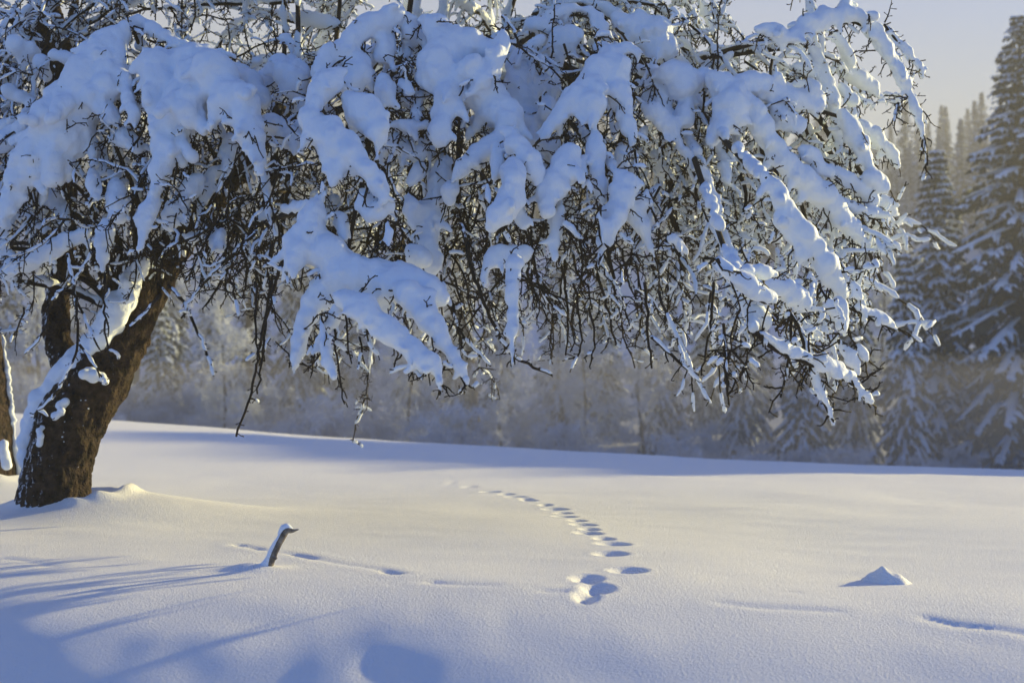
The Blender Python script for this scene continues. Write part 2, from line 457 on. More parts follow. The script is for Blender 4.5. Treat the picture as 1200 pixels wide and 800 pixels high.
# ------------------------------------------------------------------ the snow-laden apple tree
# boughs: strands of snow read off the photo (x, y, half width in photo pixels); each bough hangs at its own distance (offset)
BOUGHS = [
 (0.0, [[(152,30,10),(128,55,20),(108,85,26),(92,115,30),(70,135,27),(55,165,23),(38,190,20),(20,215,14),(5,262,9)],
        [(150,28,8),(165,24,8),(187,40,8),(212,56,7)],
        [(92,118,32),(88,150,28),(66,180,20),(62,208,11)],
        [(110,100,22),(120,125,15),(131,142,8)],
        [(140,55,12),(132,80,18),(124,105,17)],
        [(145,85,8),(149,105,10),(155,125,9),(158,147,4)]]),
 (-.15,[[(172,62,14),(190,88,22),(182,112,18),(186,132,9)],
        [(205,64,16),(236,74,26),(226,108,28),(206,140,22),(194,172,16),(187,200,11),(180,228,8),(168,265,8),(164,292,5)],
        [(240,72,24),(262,98,24),(280,118,22),(292,145,16),(300,180,11),(305,202,6)],
        [(225,110,24),(218,140,16)],[(262,100,18),(255,130,12),(246,152,6)]]),
 (.35, [[(128,160,10),(144,162,14),(160,170,9)],[(112,166,7),(118,184,9),(119,202,5)],[(136,212,8),(138,232,13),(138,252,9)],
        [(104,196,5),(109,214,9),(111,230,5)],[(123,258,6),(122,282,11),(121,306,5)],[(236,206,9),(222,222,15),(208,240,13),(197,262,8)],
        [(262,196,8),(246,206,9),(240,226,9),(232,252,4)],[(268,158,6),(269,175,10),(264,198,7)],[(260,268,6),(252,284,12),(258,292,6)],
        [(215,275,7),(225,280,8)]]),
 (.5,  [[(0,322,11),(40,303,11),(78,284,11),(102,270,8)],[(0,176,14),(18,156,10),(44,136,8)],[(20,205,14),(10,240,11),(4,285,8),(0,300,5)],
        [(0,150,8),(20,140,7),(40,132,6)],[(55,225,14),(75,250,10),(80,260,6)],[(30,245,8),(48,268,7)]]),
 (.5,  [[(282,86,13),(300,104,13),(308,120,8)],[(318,75,17),(336,82,20),(350,95,18),(338,106,10)],[(300,90,12),(322,88,14)],
        [(310,140,14),(330,150,16),(345,165,12)],[(325,48,5),(335,44,6),(346,52,4)]]),
 (.0,  [[(468,14,15),(446,24,14),(426,34,13),(410,50,12),(391,65,12),(374,84,12)],[(452,44,16),(450,62,13)],
        [(420,66,17),(420,90,17),(406,102,13)],[(476,18,9),(482,40,8)],[(385,85,10),(378,96,12)]]),
 (-.5, [[(398,86,14),(376,106,13),(364,130,14),(370,150,17),(394,164,21),(411,184,19),(430,200,14),(444,214,12),(450,232,7)],
        [(408,118,16),(428,130,19),(440,148,18),(444,160,11)],[(380,152,16),(384,178,12),(382,198,7)],[(400,178,14),(396,196,14),(390,212,8)],
        [(424,224,11),(438,246,13),(446,252,9)],[(396,250,9),(402,266,9),(404,280,4)],[(458,236,10),(454,246,6)],[(455,262,7),(455,276,8),(456,288,4)]]),
 (.2,  [[(450,95,14),(453,112,13),(452,122,6)],[(472,48,6),(490,43,10),(502,48,10),(500,66,8),(497,95,6),(490,120,6),(488,136,7),(487,141,3)],
        [(476,50,8),(474,70,5)],[(462,145,10),(482,150,9),(500,148,7)],[(470,95,6),(478,108,6)]]),
 (-.1, [[(498,22,14),(526,42,20),(556,52,17),(578,58,12)],[(532,48,26),(526,70,30),(512,86,22),(530,104,20),(520,130,13),(518,150,13),(515,166,10)],
        [(545,92,26),(568,112,22),(588,134,19),(598,154,17),(590,166,16),(570,176,12),(546,190,11),(535,202,8)],
        [(598,156,16),(614,184,15),(624,200,12),(632,212,6)],[(582,170,12),(584,195,9),(580,208,4)],
        [(588,38,10),(590,55,10),(576,80,12),(565,96,12)],[(560,70,16),(548,84,20)]]),
 (.55, [[(608,60,10),(606,95,17),(610,130,19),(619,165,19),(630,200,19),(640,220,15),(650,238,8)],[(612,75,14),(622,100,13),(628,112,8),(627,132,5)],
        [(640,85,12),(646,100,14),(645,115,8)],[(640,110,12),(640,135,12)]]),
 (-.3, [[(600,188,13),(605,214,15),(600,236,18),(586,250,14),(574,264,9)],[(672,178,14),(658,198,18),(648,225,12)],[(605,240,14),(612,262,8)],
        [(690,184,8),(676,196,8),(664,206,10)],[(636,215,14),(640,245,12)]]),
 (-.2, [[(724,54,12),(706,80,20),(690,102,18),(666,122,14),(646,146,10),(636,160,8)],[(724,66,15),(720,100,15),(732,130,9),(738,150,8),(741,168,5)],
        [(744,175,4),(746,190,7),(747,208,2)],[(702,106,18),(692,130,14),(695,142,9)],[(728,52,8),(744,60,9),(748,66,7)],
        [(698,150,8),(697,175,10),(700,200,9),(704,225,8),(708,242,3)],[(697,45,8),(706,38,8)]]),
 (.6,  [[(640,22,8),(658,12,7),(680,9,7),(698,16,9),(702,36,10)],[(745,18,11),(765,36,17),(784,60,14)],[(655,55,8),(676,42,9)],
        [(620,28,10),(640,30,8)],[(720,20,8),(740,35,14),(770,60,14)],[(668,38,20),(655,52,12)]]),
 (.2,  [[(772,84,18),(790,92,20),(806,100,14),(822,88,8)],[(768,98,20),(764,118,16),(776,140,12),(792,154,9)],[(756,126,11),(788,146,11),(800,174,6),(816,195,6),(830,212,6),(838,236,7),(843,258,5)],
        [(826,82,6),(833,100,6)],[(757,150,8),(750,162,5)],[(808,120,14),(802,140,12)],[(846,262,3),(851,282,6),(855,297,2)]]),
 (-.1, [[(838,92,15),(858,108,23),(850,134,18),(840,156,11),(834,168,5)],[(862,94,13),(898,104,14),(930,115,13),(957,124,9)],
        [(878,128,14),(896,155,15),(912,182,13),(928,202,13),(960,226,13),(990,256,12),(1010,280,9),(1019,292,4)],
        [(905,112,12),(918,135,12),(935,150,10)],[(945,118,10),(962,112,6)],[(945,95,8),(956,108,8)]]),
 (-.3, [[(938,30,13),(960,22,12),(985,17,10),(1010,20,10),(1030,40,10),(1045,65,9),(1056,88,8),(1063,104,5),(1070,122,7),(1078,142,6),(1084,166,4),(1085,193,2)],
        [(1036,28,4),(1052,48,5),(1066,62,6),(1078,78,6),(1081,90,3)],[(938,34,14),(926,48,9),(910,34,9),(888,33,7)],[(1052,120,1.5),(1048,142,4)],
        [(986,12,7),(992,2,6),(994,-6,5)],[(1018,14,6),(1024,18,6)],[(992,4,3),(1004,6,3)]]),
 (.4,  [[(950,48,6),(958,62,8),(963,82,9),(970,102,9),(976,120,8),(981,142,7),(985,166,6),(986,182,4)],[(976,36,5),(986,50,8),(996,70,7)],[(975,72,6),(990,82,11),(1012,96,9),(1026,103,5)],
        [(985,100,9),(997,116,8)],[(930,78,8),(948,80,10),(955,88,7)],[(925,100,6),(944,98,6)]]),
 (.05, [[(985,130,10),(1000,155,13),(1012,182,10),(1022,200,7),(1026,210,3)],[(1008,145,7),(1030,164,8),(1045,180,7),(1052,194,3)],
        [(972,196,8),(990,212,9),(1012,222,9),(1022,234,9)],[(1015,204,8),(1034,216,10),(1036,222,6)],[(1020,236,8),(1036,236,10),(1048,250,6)],[(984,232,8),(1010,248,8),(1034,252,5)],
        [(940,175,10),(955,185,10),(970,200,8)],[(1038,250,6),(1040,262,3)]]),
 (-1.6,  [[(895,205,10),(915,230,9),(930,262,13),(948,284,13),(960,302,10)],[(955,296,14),(974,318,14),(986,342,11)],[(972,352,11),(990,372,12),(986,386,7)],
        [(998,358,4),(1030,370,6),(1052,386,3)],[(912,252,10),(932,278,10),(940,302,9)],[(985,398,5),(1000,424,8),(1006,436,4)],[(1004,404,4),(1016,420,4)],
        [(1000,330,8),(1006,344,8)],[(895,340,9),(915,334,12),(936,348,11),(950,362,7)]]),
 (-2.3,[[(888,388,5),(918,408,7),(950,420,7),(982,432,9),(1004,450,8),(1022,472,3)],[(926,362,3),(944,392,4),(947,418,3),(954,440,7),(968,470,5),(976,496,2)],
        [(928,372,2),(929,402,3),(922,440,2),(914,466,2)],[(952,425,4),(956,432,4)],[(838,302,5),(860,326,12),(888,344,13),(905,350,8)],[(866,318,8),(890,314,8),(908,322,6)],
        [(870,352,8),(900,378,6)],[(850,392,3),(852,426,4),(853,462,2)],[(856,410,4),(872,428,4)]]),
 (-.45,[[(722,198,9),(736,214,13),(726,240,17),(716,265,14),(706,290,9),(700,312,4)],[(738,230,14),(750,258,11),(760,284,7),(768,302,3)],
        [(758,222,5),(760,240,6)],[(782,278,6),(796,284,8),(804,296,4)],[(702,245,4),(706,275,6),(708,290,3)],[(728,312,3),(730,330,4)]]),
 (-.35,[[(656,238,9),(651,264,10),(648,290,8),(650,306,3)],[(662,262,6),(682,280,3)],[(622,294,6),(602,299,11),(578,300,11),(566,316,6),(568,336,4)],
        [(602,302,11),(600,330,8),(600,362,7),(600,386,6),(600,410,4),(601,432,2)],[(571,214,4),(573,232,4),(575,248,1.5)],[(690,212,6),(694,228,3)]]),
 (.15, [[(518,190,11),(520,218,17),(508,242,15),(504,266,12),(500,290,14),(506,312,15)],[(530,212,9),(526,232,9)],[(478,230,10),(486,258,9),(484,268,5)],[(480,290,10),(492,305,12)],
        [(455,165,8),(475,172,9),(490,180,9)],[(492,196,10),(480,214,8)]]),
 (-.45, [[(370,238,17),(366,258,21),(351,286,18),(344,310,11)],[(376,276,20),(386,300,23),(402,320,25),(432,330,24),(470,328,22),(500,334,16),(514,346,11)],
        [(470,336,19),(490,352,16),(506,376,13),(520,400,10),(535,425,7),(548,449,2.5)],
        [(398,322,24),(380,340,21),(366,354,15),(356,374,9),(349,402,9),(344,437,4)],
        [(402,344,18),(426,364,18),(451,386,14),(476,405,12),(500,421,12),(512,428,8),(516,458,2)],
        [(374,368,4),(379,392,6),(386,418,9),(391,442,3)],[(400,355,14),(386,380,7),(364,418,4)]]),
]
TIPS = [  # bare hanging twigs read off the photo: polyline, half width
 ([(332,300),(318,350),(304,400),(300,440),(288,480),(275,511)], 2.2),([(318,330),(312,380),(306,420),(302,462)], 1.8),([(300,330),(300,400),(302,425)],1.8),([(316,395),(302,430)],1.6),
 ([(196,335),(216,352),(232,390),(246,420),(250,440)], 2.2),([(300,270),(260,310),(235,335),(215,365),(212,372)],2.2),([(270,330),(278,362),(280,372)],1.5),
 ([(540,260),(556,330),(580,385),(600,418),(625,430),(648,441)], 2.6),([(520,330),(535,385),(556,410),(575,428)],2),([(528,350),(540,400),(546,418)],1.8),
 ([(655,300),(664,345),(666,392),(664,416)], 2.0),([(672,330),(684,400),(670,433)],1.8),([(700,320),(715,370),(722,404)],2),([(690,360),(700,390),(690,430)],1.6),
 ([(630,330),(645,355),(662,372)],1.8),([(755,330),(760,400),(765,432)],2),([(765,395),(790,420),(820,447)],1.9),([(838,330),(832,385),(822,440)],1.9),([(846,380),(850,420),(853,464)],2),
 ([(392,385),(395,430),(404,474)],1.6),([(405,370),(408,410),(412,425)],1.5),([(420,395),(428,425)],1.4),
 ([(80,300),(90,360),(92,400),(88,420),(60,470),(36,490)],2),([(90,350),(104,385),(116,410)],1.7),([(94,405),(112,430),(124,450)],1.8),([(122,320),(124,400),(132,432)],1.6),([(190,345),(165,370),(150,390)],2),
 ([(110,290),(90,330),(58,352)],1.8),([(30,360),(20,385),(12,402)],1.5),([(53,385),(40,405),(27,415)],1.6),([(60,345),(55,385)],1.4),
 ([(375,152),(355,170),(330,135)],1.6),([(425,205),(445,235),(470,265),(494,296)],1.6),([(430,165),(460,172),(485,180),(500,200)],1.6),
 ([(588,20),(600,30),(604,45),(612,60),(640,75),(665,100)],1.8),([(570,42),(620,55),(680,95)],1.6),([(644,95),(650,20),(650,0)],1.6),([(740,110),(775,140)],1.5),
 ([(900,100),(906,60),(920,45)],2.4),([(910,78),(905,102)],2.2),([(915,130),(940,165),(965,170)],1.4),([(845,98),(840,60),(844,0)],1.6),([(988,250),(975,290),(995,350)],1.5)]
STEM = [(150,375),(172,335),(198,295),(245,235),(320,160),(450,110),(600,75),(750,65),(880,90)]

def depth(px, py, off):
    """distance of the crown's front: a dome that bulges towards the camera, most at its skirts"""
    fx = 1 - ((px - 470) / 720) ** 2
    return 12.9 - (1.0 + 1.7 * np.sqrt(np.clip((py + 60) / 520, 0, 1))) * np.clip(fx, .15, 1) + off

apple = thing('apple_tree', 'big old apple tree with drooping boughs buried in thick snow', 'tree', TRUNK_B)
AB = TRUNK_B

# trunk and its upright fork
tr = [(60,625,44,12.3),(61,602,41,12.3),(63,570,38.5,12.3),(69,535,38,12.32),(80,500,38,12.35),(98,465,39,12.4),(118,435,38,12.45),(138,405,33,12.5),(154,372,27,12.55),(173,335,24,12.6),(198,295,22,12.65),(238,240,17,12.65),(300,175,14,12.6)]
def wtrunk(rows, k=30):
    a = np.array([[*P(x, y, d), r * d / FPX] for x, y, r, d in rows])
    return resample(smooth_line(a, 2), .02)
mb = MB()
a = wtrunk(tr)
mb.tube(a[:, :3], a[:, 3], 120)
fk = wtrunk([(104,455,18,12.6),(80,430,16,12.75),(68,400,15,12.85),(66,360,15,12.9),(70,325,14,12.9),(76,290,13,12.9),(78,240,13,12.9),(72,170,13,12.9),(66,100,13,12.9),(58,60,11,12.9),(46,25,8,12.9),(36,-20,7,12.9),(30,-60,5,12.9)])
mb.tube(fk[:, :3], fk[:, 3], 48)
for rows in ([(66,100,12,12.9),(48,45,7,13),(25,28,6,13),(0,16,5,13.1),(-40,0,4,13.2)], [(70,95,11,12.9),(76,55,8,13),(66,15,7,13.1),(55,-30,6,13.2)], [(74,150,9,12.95),(86,80,7,13.2),(84,40,7,13.3),(90,-10,5,13.4)]):
    c = wtrunk(rows); mb.tube(c[:, :3], c[:, 3], 14)
mb.flush(); v = np.vstack(mb.v)
cc = np.vstack([a[:, :3], fk[:, :3]])
wv = np.stack([vnoise(v, .12, 34), vnoise(v, .12, 35), vnoise(v, .12, 36)], 1) * .03
nz = vnoise(v * [1, 1, .5], .16, 32) * .024 + (np.abs(vnoise((v + wv) * [1, 1, .3], .055, 31)) - .3) * .035 + (np.abs(vnoise((v + wv) * [1, 1, .45], .026, 33)) - .3) * .014
cen = np.zeros_like(v)
for i in range(0, len(v), 2000):
    dd = ((v[i:i + 2000, None] - cc[None]) ** 2).sum(-1); cen[i:i + 2000] = cc[dd.argmin(1)]
v = v + norm(v - cen) * nz[:, None]
mb.v = [v]
trunk = put(mb, 'trunk', M_BARK, apple, AB)
# snow plastered on the trunk's upper side, in the crotch and in specks on the bark
c, r = [], []
for row, dz in (([(28,545,7),(32,515,10),(40,490,13),(58,462,14),(78,438,14),(96,412,13),(112,395,10)], -.12), ([(150,345,10),(135,365,15),(122,385,15),(112,402,10),(104,412,6)], -.2),
            ([(168,300,9),(155,330,12),(146,352,10),(138,372,7)], -.2), ([(100,436,6),(112,440,7),(122,444,5)], -.5), ([(50,500,5),(46,520,5)], -.42), ([(75,470,5),(66,488,5)], -.4), ([(146,325,8),(150,345,8),(155,350,5)], -.3)):
    for x, y, rr in resample(smooth_line(np.array(row, float), 1), 3):
        d = 12.45 + dz + rng.normal(0, .02)
        c.append(P(x, y, d) + rng.normal(0, .012, 3)); r.append(rr * d / FPX * rng.uniform(.85, 1.15))
for k in range(45):
    y = rng.uniform(430, 600); i = np.argmin([abs(q[1] - y) for q in tr]); q = tr[i]
    ang = rng.uniform(-1.2, 1.2); rad = q[2] * q[3] / FPX
    ctr = a[np.argmin(np.abs(a[:, 2] - P(q[0], y, q[3])[2])), :3]
    c.append(ctr + np.array([math.sin(ang) * rad, -math.cos(ang) * rad, 0])); r.append(rng.uniform(.006, .014))
snow_obj(c, r, 'snow_cover', trunk, AB, voxel=.014, iters=3, amp=.6)

stem_pts = resample(smooth_line(np.array([P(x, y, 12.6 + .5 * min(1, max(0, (x - 200) / 200))) for x, y in STEM]), 2), .1)
def bough_set(strands, name, attach=True, voxel=.022, twd=1.0, snowp=.5, amp=1.0):
    """strands: arrays (n,4) of snow centre + radius -> bough (wood) > snow, twigs"""
    wood, tw, sn = MB(), MB(), MB(); C_, R_ = [], []
    if attach:
        st = strands[0][0, :3]
        j = np.argmin(((stem_pts - st) ** 2).sum(1)); j = max(0, j - 6)
        s0 = stem_pts[j]; mid = (s0 + st) / 2 + np.array([0, .35, .02 + .1 * rng.random()])
        cu = resample(smooth_line(np.array([s0, mid, st + np.array([0, .12, -.02])]), 3), .12)
        wood.tube(cu, np.linspace(.032, .016, len(cu)), 8)
        for u in resample(cu, .03):
            if vnoise(u[None], .25, 66)[0] < -.15: continue
            C_.append(u + np.array([0, -.01, .045]) + rng.normal(0, .008, 3)); R_.append(rng.uniform(.028, .052))
    for s_ in strands:
        fine = resample(s_, .02)
        fine[:, 3] *= np.clip(.5 + np.arange(len(fine)) * .02 / (2.2 * fine[:, 3] + 1e-6), 0, 1)
        L = np.linalg.norm(np.diff(fine[:, :3], axis=0), axis=1).sum()
        # wood under / behind the snow
        t_ = norm(np.gradient(fine[:, :3], axis=0)); hor = np.sqrt(np.clip(1 - t_[:, 2] ** 2, 0, 1))
        br = fine[:, :3].copy(); br[:, 2] -= fine[:, 3] * .82 * hor; br[:, 1] += fine[:, 3] * .35 * (1 - hor)
        br = br + np.stack([vnoise(fine[:, :3], .16, 41), vnoise(fine[:, :3], .16, 42), vnoise(fine[:, :3], .16, 43)], 1) * .022
        br = br[::3] if len(br) > 6 else br
        if len(br) >= 2:
            n = len(br); wood.tube(br, np.linspace(.009 + .006 * min(L, 1.5), .007, n), 6)
            if fine[:, 3].min() < .06: spurs(tw, br, .0065, .06)
        # snow balls
        k = 0; acc = 0
        while k < len(fine):
            rr = fine[k, 3]
            jr = rr * rng.uniform(.86, 1.12)
            C_.append(fine[k, :3] + rng.normal(0, .12, 3) * rr); R_.append(jr)
            if rr > .05 and rng.random() < .1:                       # a lobe sagging off the side
                off = rng.normal(0, 1, 3); off[2] = -abs(off[2]) * .8; off = norm(off) * rr * .8
                C_.append(fine[k, :3] + off); R_.append(rr * rng.uniform(.4, .6))
            k += max(1, int(rr * .42 / .02))
        for k in range(0, len(fine), 4):
            rr = fine[k, 3]
            if rr < .028 or rng.random() < .3: continue
            d = norm(rng.normal(0, 1, 3) * [1, .7, .7] + [0, -.35, -.75]); l = rr * rng.uniform(.55, 1.75)
            ra, rb = rr * rng.uniform(.36, .68), max(.017, rr * rng.uniform(.14, .24))
            m_ = max(3, int((l + .5 * rr) / (.4 * ra)))
            for f_ in np.linspace(0, 1, m_):
                C_.append(fine[k, :3] + d * (.55 * rr + l * f_) + np.array([0, 0, -.25 * l * f_ * f_]) + rng.normal(0, .06, 3) * rr); R_.append((ra + (rb - ra) * f_) * rng.uniform(.88, 1.12))
        # twigs poking out below the snow
        for q in fine[::max(1, int(6 / twd))]:
            for _ in range(rng.integers(1, 3)):
                d = norm(rng.normal(0, 1, 3) * [1, .4, 1] + [0, .15, -.6])
                l = rng.uniform(.05, .2)
                c = grow(q[:3] + d * q[3] * rng.uniform(.75, .95), d, l, 4, .1, .3)
                tw.tube(c, np.linspace(.0085, .004, 5), 3)
                spurs(tw, c, .0052, .04, (.015, .055))
            for _ in range(rng.integers(1, 3)):
                d = rdir(.55); d[1] = abs(d[1]) * .7
                l = q[3] * rng.uniform(.9, 1.7) + rng.uniform(.03, .2)
                c = grow(q[:3] + np.array([0, q[3] * .2, -q[3] * .3]), d, l, 5, .12, .28)
                tw.tube(c, np.linspace(.0085, .0055, 6), 3)
                spurs(tw, c[2:], .006, .045, (.02, .06))
                if rng.random() < snowp: twig_snow(sn, c[2:], .016, .6)
    return wood, tw, sn, C_, R_

def snowy_twigs(tw, sn, parent, base):
    sn.flush(); sn.qm = [q + 1 for q in sn.qm]; sn.tm = [q + 1 for q in sn.tm]
    tw.merge(sn); return put(tw, 'twigs', [M_TWIG, M_SNOW], parent, base)

def finish_bough(name, w_, root, base, voxel, amp=1.0, iters=5):
    wood, tw, sn, C_, R_ = w_
    o = put(wood, name, M_TWIG, root, base)
    snowy_twigs(tw, sn, o, base)
    me = snow_mesh(np.array(C_), np.array(R_), 'snow', voxel=voxel, iters=iters, amp=amp)
    me.transform(__import__('mathutils').Matrix.Translation(-Vector(base)))
    so = link('snow', me, o)
    return o

for off, strands in BOUGHS:
    arr = []
    for st in strands:
        st = np.array(st, float); jo = rng.normal(0, .1)
        q = []
        for x, y, rr in st:
            d = float(depth(x, y, off + jo)); q.append([*P(x, y, d), rr * d / FPX * (1.03 if rr > 12 else .98)])
        arr.append(smooth_line(np.array(q), 2))
    finish_bough('bough', bough_set(arr, 'bough'), apple, AB, .017, iters=3)

# bare twigs hanging under the crown
for pl, hw in TIPS:
    wood, tw, sn = MB(), MB(), MB()
    jo = rng.normal(0, .25) - (1.5 if pl[-1][0] > 740 and pl[-1][1] > 400 else 0)
    q = np.array([P(x, y, float(depth(x, y, .1 + jo))) for x, y in pl])
    q = resample(smooth_line(q, 2), .05); q = q + rng.normal(0, .006, q.shape)
    wood.tube(q, np.linspace(hw, hw * .6, len(q)) * 11 / FPX * .95, 6)
    spurs(tw, q, .0065, .05, (.02, .06)); twig_snow(sn, q, .014, .45)
    for k in range(2, len(q) - 1, 5):
        if rng.random() < .6:
            c = grow(q[k], rdir(.5), rng.uniform(.06, .2), 4, .1, .3); tw.tube(c, np.linspace(.008, .0055, 5), 3); spurs(tw, c, .0055, .045, (.015, .045)); twig_snow(sn, c, .013, .4)
    h = put(wood, 'shoot', M_TWIG, apple, AB); snowy_twigs(tw, sn, h, AB)

# inner twigs: the dark thicket behind the front boughs
BX = [-60, 0, 60, 150, 250, 310, 350, 430, 540, 600, 680, 740, 800, 850, 900, 960, 1005, 1030, 1045]
BY = [330, 310, 330, 330, 340, 370, 350, 330, 380, 380, 390, 390, 400, 410, 430, 430, 420, 330, 270]
TX = [-60, 100, 230, 350, 480, 600, 700, 800, 900, 960, 1045]
TY = [60, 70, 90, 90, 60, 60, 60, 90, 60, 60, 200]
N_IN = 720
groups = {}
for k in range(N_IN):
    x = rng.uniform(-60, 1030)
    top, bot = np.interp(x, TX, TY), np.interp(x, BX, BY)
    f = rng.random() ** .75
    L = rng.uniform(.35, .85)
    y = top + (bot - top) * f - L * 75
    d = float(depth(x, y, 0)) + rng.uniform(.05, 2.2)
    if 340 < x < 520 and y > 200 and d < 11.3: d += 1.0
    if x > 660: d -= 1.5 * sstep(660, 820, x) * sstep(260, 360, y)
    gk = int(np.clip((x + 60) // 110, 0, 9))
    tw, sn = groups.setdefault(gk, (MB(), MB()))
    right = np.clip((x - 700) / 300, 0, 1)
    branchlet(tw, sn, P(x, y, d), rdir(.9) + np.array([.25 * (x - 500) / 500, -.1, 0]), L, .011, 8, .14, .13 + .55 * right, .0125 + .012 * right)
# lumps of snow lodged between the inner twigs
lumps = {}
for k in range(240):
    x = rng.uniform(-60, 1000)
    top, bot = np.interp(x, TX, TY), np.interp(x, BX, BY)
    f = rng.random() ** 1.5
    y = top - 20 + (bot - 50 - top) * f; d = float(depth(x, y, 0)) + rng.uniform(.25, 1.5)
    if 490 < x < 860 and y > 225 and rng.random() < .8: continue
    if 60 < x < 340 and y > 215 and rng.random() < .7: continue
    p = P(x, y, d); L = rng.uniform(.12, .6); r0 = rng.uniform(.03, .08) * (1 - .35 * f)
    dr = rdir(.6); dr[2] = -abs(dr[2]); q = grow(p, dr, L, 5, .25, .2)
    gk = int(np.clip((x + 60) // 110, 0, 9))
    c_, r_ = lumps.setdefault(gk, ([], []))
    for i_, u in enumerate(resample(q, .022)):
        c_.append(u + rng.normal(0, .1, 3) * r0); r_.append(r0 * (1 - .55 * i_ * .022 / max(L, .05)) * rng.uniform(.85, 1.15))
for gk in sorted(groups):
    tw, sn = groups[gk]
    xs = np.interp(np.linspace(0, 1, 9), [0, 1], [max(200, gk * 110 - 60), gk * 110])
    j = np.argmin(np.abs(stem_pts[:, 0] - P(gk * 110, 200, 12.4)[0])); s0 = stem_pts[j]
    e = P(gk * 110, 300, float(depth(gk * 110, 300, .9)))
    wood = MB()
    for q in range(4):
        tgt = P(gk * 110 + rng.uniform(-70, 70), rng.uniform(160, 330), float(depth(gk * 110, 260, rng.uniform(.4, 1.8))))
        cu = resample(smooth_line(np.array([s0, (s0 + tgt) / 2 + np.array([0, 0, .35]), tgt]), 3), .1)
        wood.tube(cu + np.stack([vnoise(cu, .3, 51), vnoise(cu, .3, 52), vnoise(cu, .3, 53)], 1) * .05, np.linspace(.04, .014, len(cu)), 7)
    o = put(wood, 'inner_branch', M_TWIG, apple, AB)
    snowy_twigs(tw, sn, o, AB)
    if gk in lumps: snow_obj(*lumps[gk], 'snow', o, AB, voxel=.022, iters=4)

# the crown's top and far side
CC = np.array([-.9, 12.7, 0.0])
def dome(phi, pts):
    ax, ay = (3.55 if math.cos(phi) > 0 else 4.3), (2.9 if math.sin(phi) > 0 else 2.5)
    return np.array([[CC[0] + ax * f * math.cos(phi + tw_), CC[1] + ay * f * math.sin(phi + tw_), z] for f, z, tw_ in pts])
NB = 13
for g in range(NB):
    strands = []; tw, sn = MB(), MB()
    for s_ in range(7 if 7 <= g < 10 else 4 if g < 7 else 3):
        if g < 10:
            phi = math.radians((50 + 140 * (g + rng.uniform(-.3, 1.3)) / 7) if g < 7 else rng.uniform(-25, 50))          # far side
            r0 = rng.uniform(.03, .075) if g < 7 else rng.uniform(.035, .06); sc = rng.uniform(.82, 1.05); zt = rng.uniform(4.0, 5.6)
            pts = dome(phi, [(.3, zt, 0), (.55 * sc, zt + .15, .05), (.8 * sc, zt - .35, .1), (.95 * sc, zt - 1.1, .12), (1.02 * sc, zt - 1.9, .12), (1.04 * sc, zt - 2.7, .12)])
            pts = pts[:rng.integers(4, 7)] if g < 7 else pts[:rng.integers(4, 6)]
        else:
            phi = math.radians(235 + 115 * (g - 10 + rng.uniform(-.2, 1.2)) / 3)     # top, this side, above the picture
            r0 = rng.uniform(.05, .11); zt = rng.uniform(5.0, 5.9)
            pts = dome(phi, [(.1, zt, 0), (.35, zt + .1, .05), (.6, zt - .25, .1)])
        pts = pts + rng.normal(0, .12, pts.shape)
        q = smooth_line(pts, 2); n = len(q)
        rr = r0 * (1 - .55 * np.linspace(0, 1, n)) * (1 + .3 * vnoise(q, .3, 60 + g))
        strands.append(np.hstack([q, np.clip(rr, .02, 1)[:, None]]))
        fine = resample(q, .17 if 7 <= g < 10 else .26)
        for u in fine:
            branchlet(tw, sn, u, rdir(.4), rng.uniform(.3, .75) * (.7 if 7 <= g < 10 else 1), .011, 6, .1, .5, .021 if 7 <= g < 10 else .017)
    w_ = bough_set(strands, 'bough', True, twd=.5)
    w_[1].merge(tw); w_[2].merge(sn)
    finish_bough('bough', w_, apple, AB, .03)

# ------------------------------------------------------------------ the next apple tree, its trunk at the left edge
ap2 = thing('apple_tree', 'second apple tree, only its snow-streaked trunk foot seen at the left edge', 'tree', TRUNK2_B)
mb = MB()
a = wtrunk([(-22,600,47,15.6),(-21,562,42,15.6),(-22,520,38,15.6),(-25,470,35,15.6),(-30,400,32,15.6),(-45,320,28,15.6),(-60,240,25,15.6),(-90,150,20,15.5),(-130,60,15,15.4),(-160,-40,10,15.3)])
mb.tube(a[:, :3], a[:, 3], 32)
for rows in ([(-45,320,20,15.6),(-100,240,15,15.6),(-170,180,11,15.7),(-240,150,8,15.9)], [(-70,210,17,15.6),(-50,130,13,15.9),(-60,40,9,16.1)]):
    c = wtrunk(rows); mb.tube(c[:, :3], c[:, 3], 16)
mb.flush(); v = np.vstack(mb.v); nz = vnoise(v * [1, 1, .35], .06, 71) * .016 + vnoise(v * [1, 1, .4], .18, 72) * .025
cc = a[:, :3]; cen = cc[((v[:, None, 2] - cc[None, :, 2]) ** 2).argmin(1)]
mb.v = [v + norm(v - cen) * nz[:, None]]
t2 = put(mb, 'trunk', M_BARK, ap2, TRUNK2_B)
c, r = [], []
for row, dd in (([(3,392,2.5),(9,440,3),(15,490,3.2),(19,530,4),(24,556,5)], 15.62), ([(4,520,6),(8,545,6)], 15.2)):
    for x, y, rr in resample(np.array(row, float), 3):
        c.append(P(x, y, dd) + rng.normal(0, .008, 3)); r.append(rr * dd / FPX * rng.uniform(.9, 1.1))
snow_obj(c, r, 'snow_cover', t2, TRUNK2_B, voxel=.02, iters=6, amp=.6)
strands = []; tw, sn = MB(), MB()
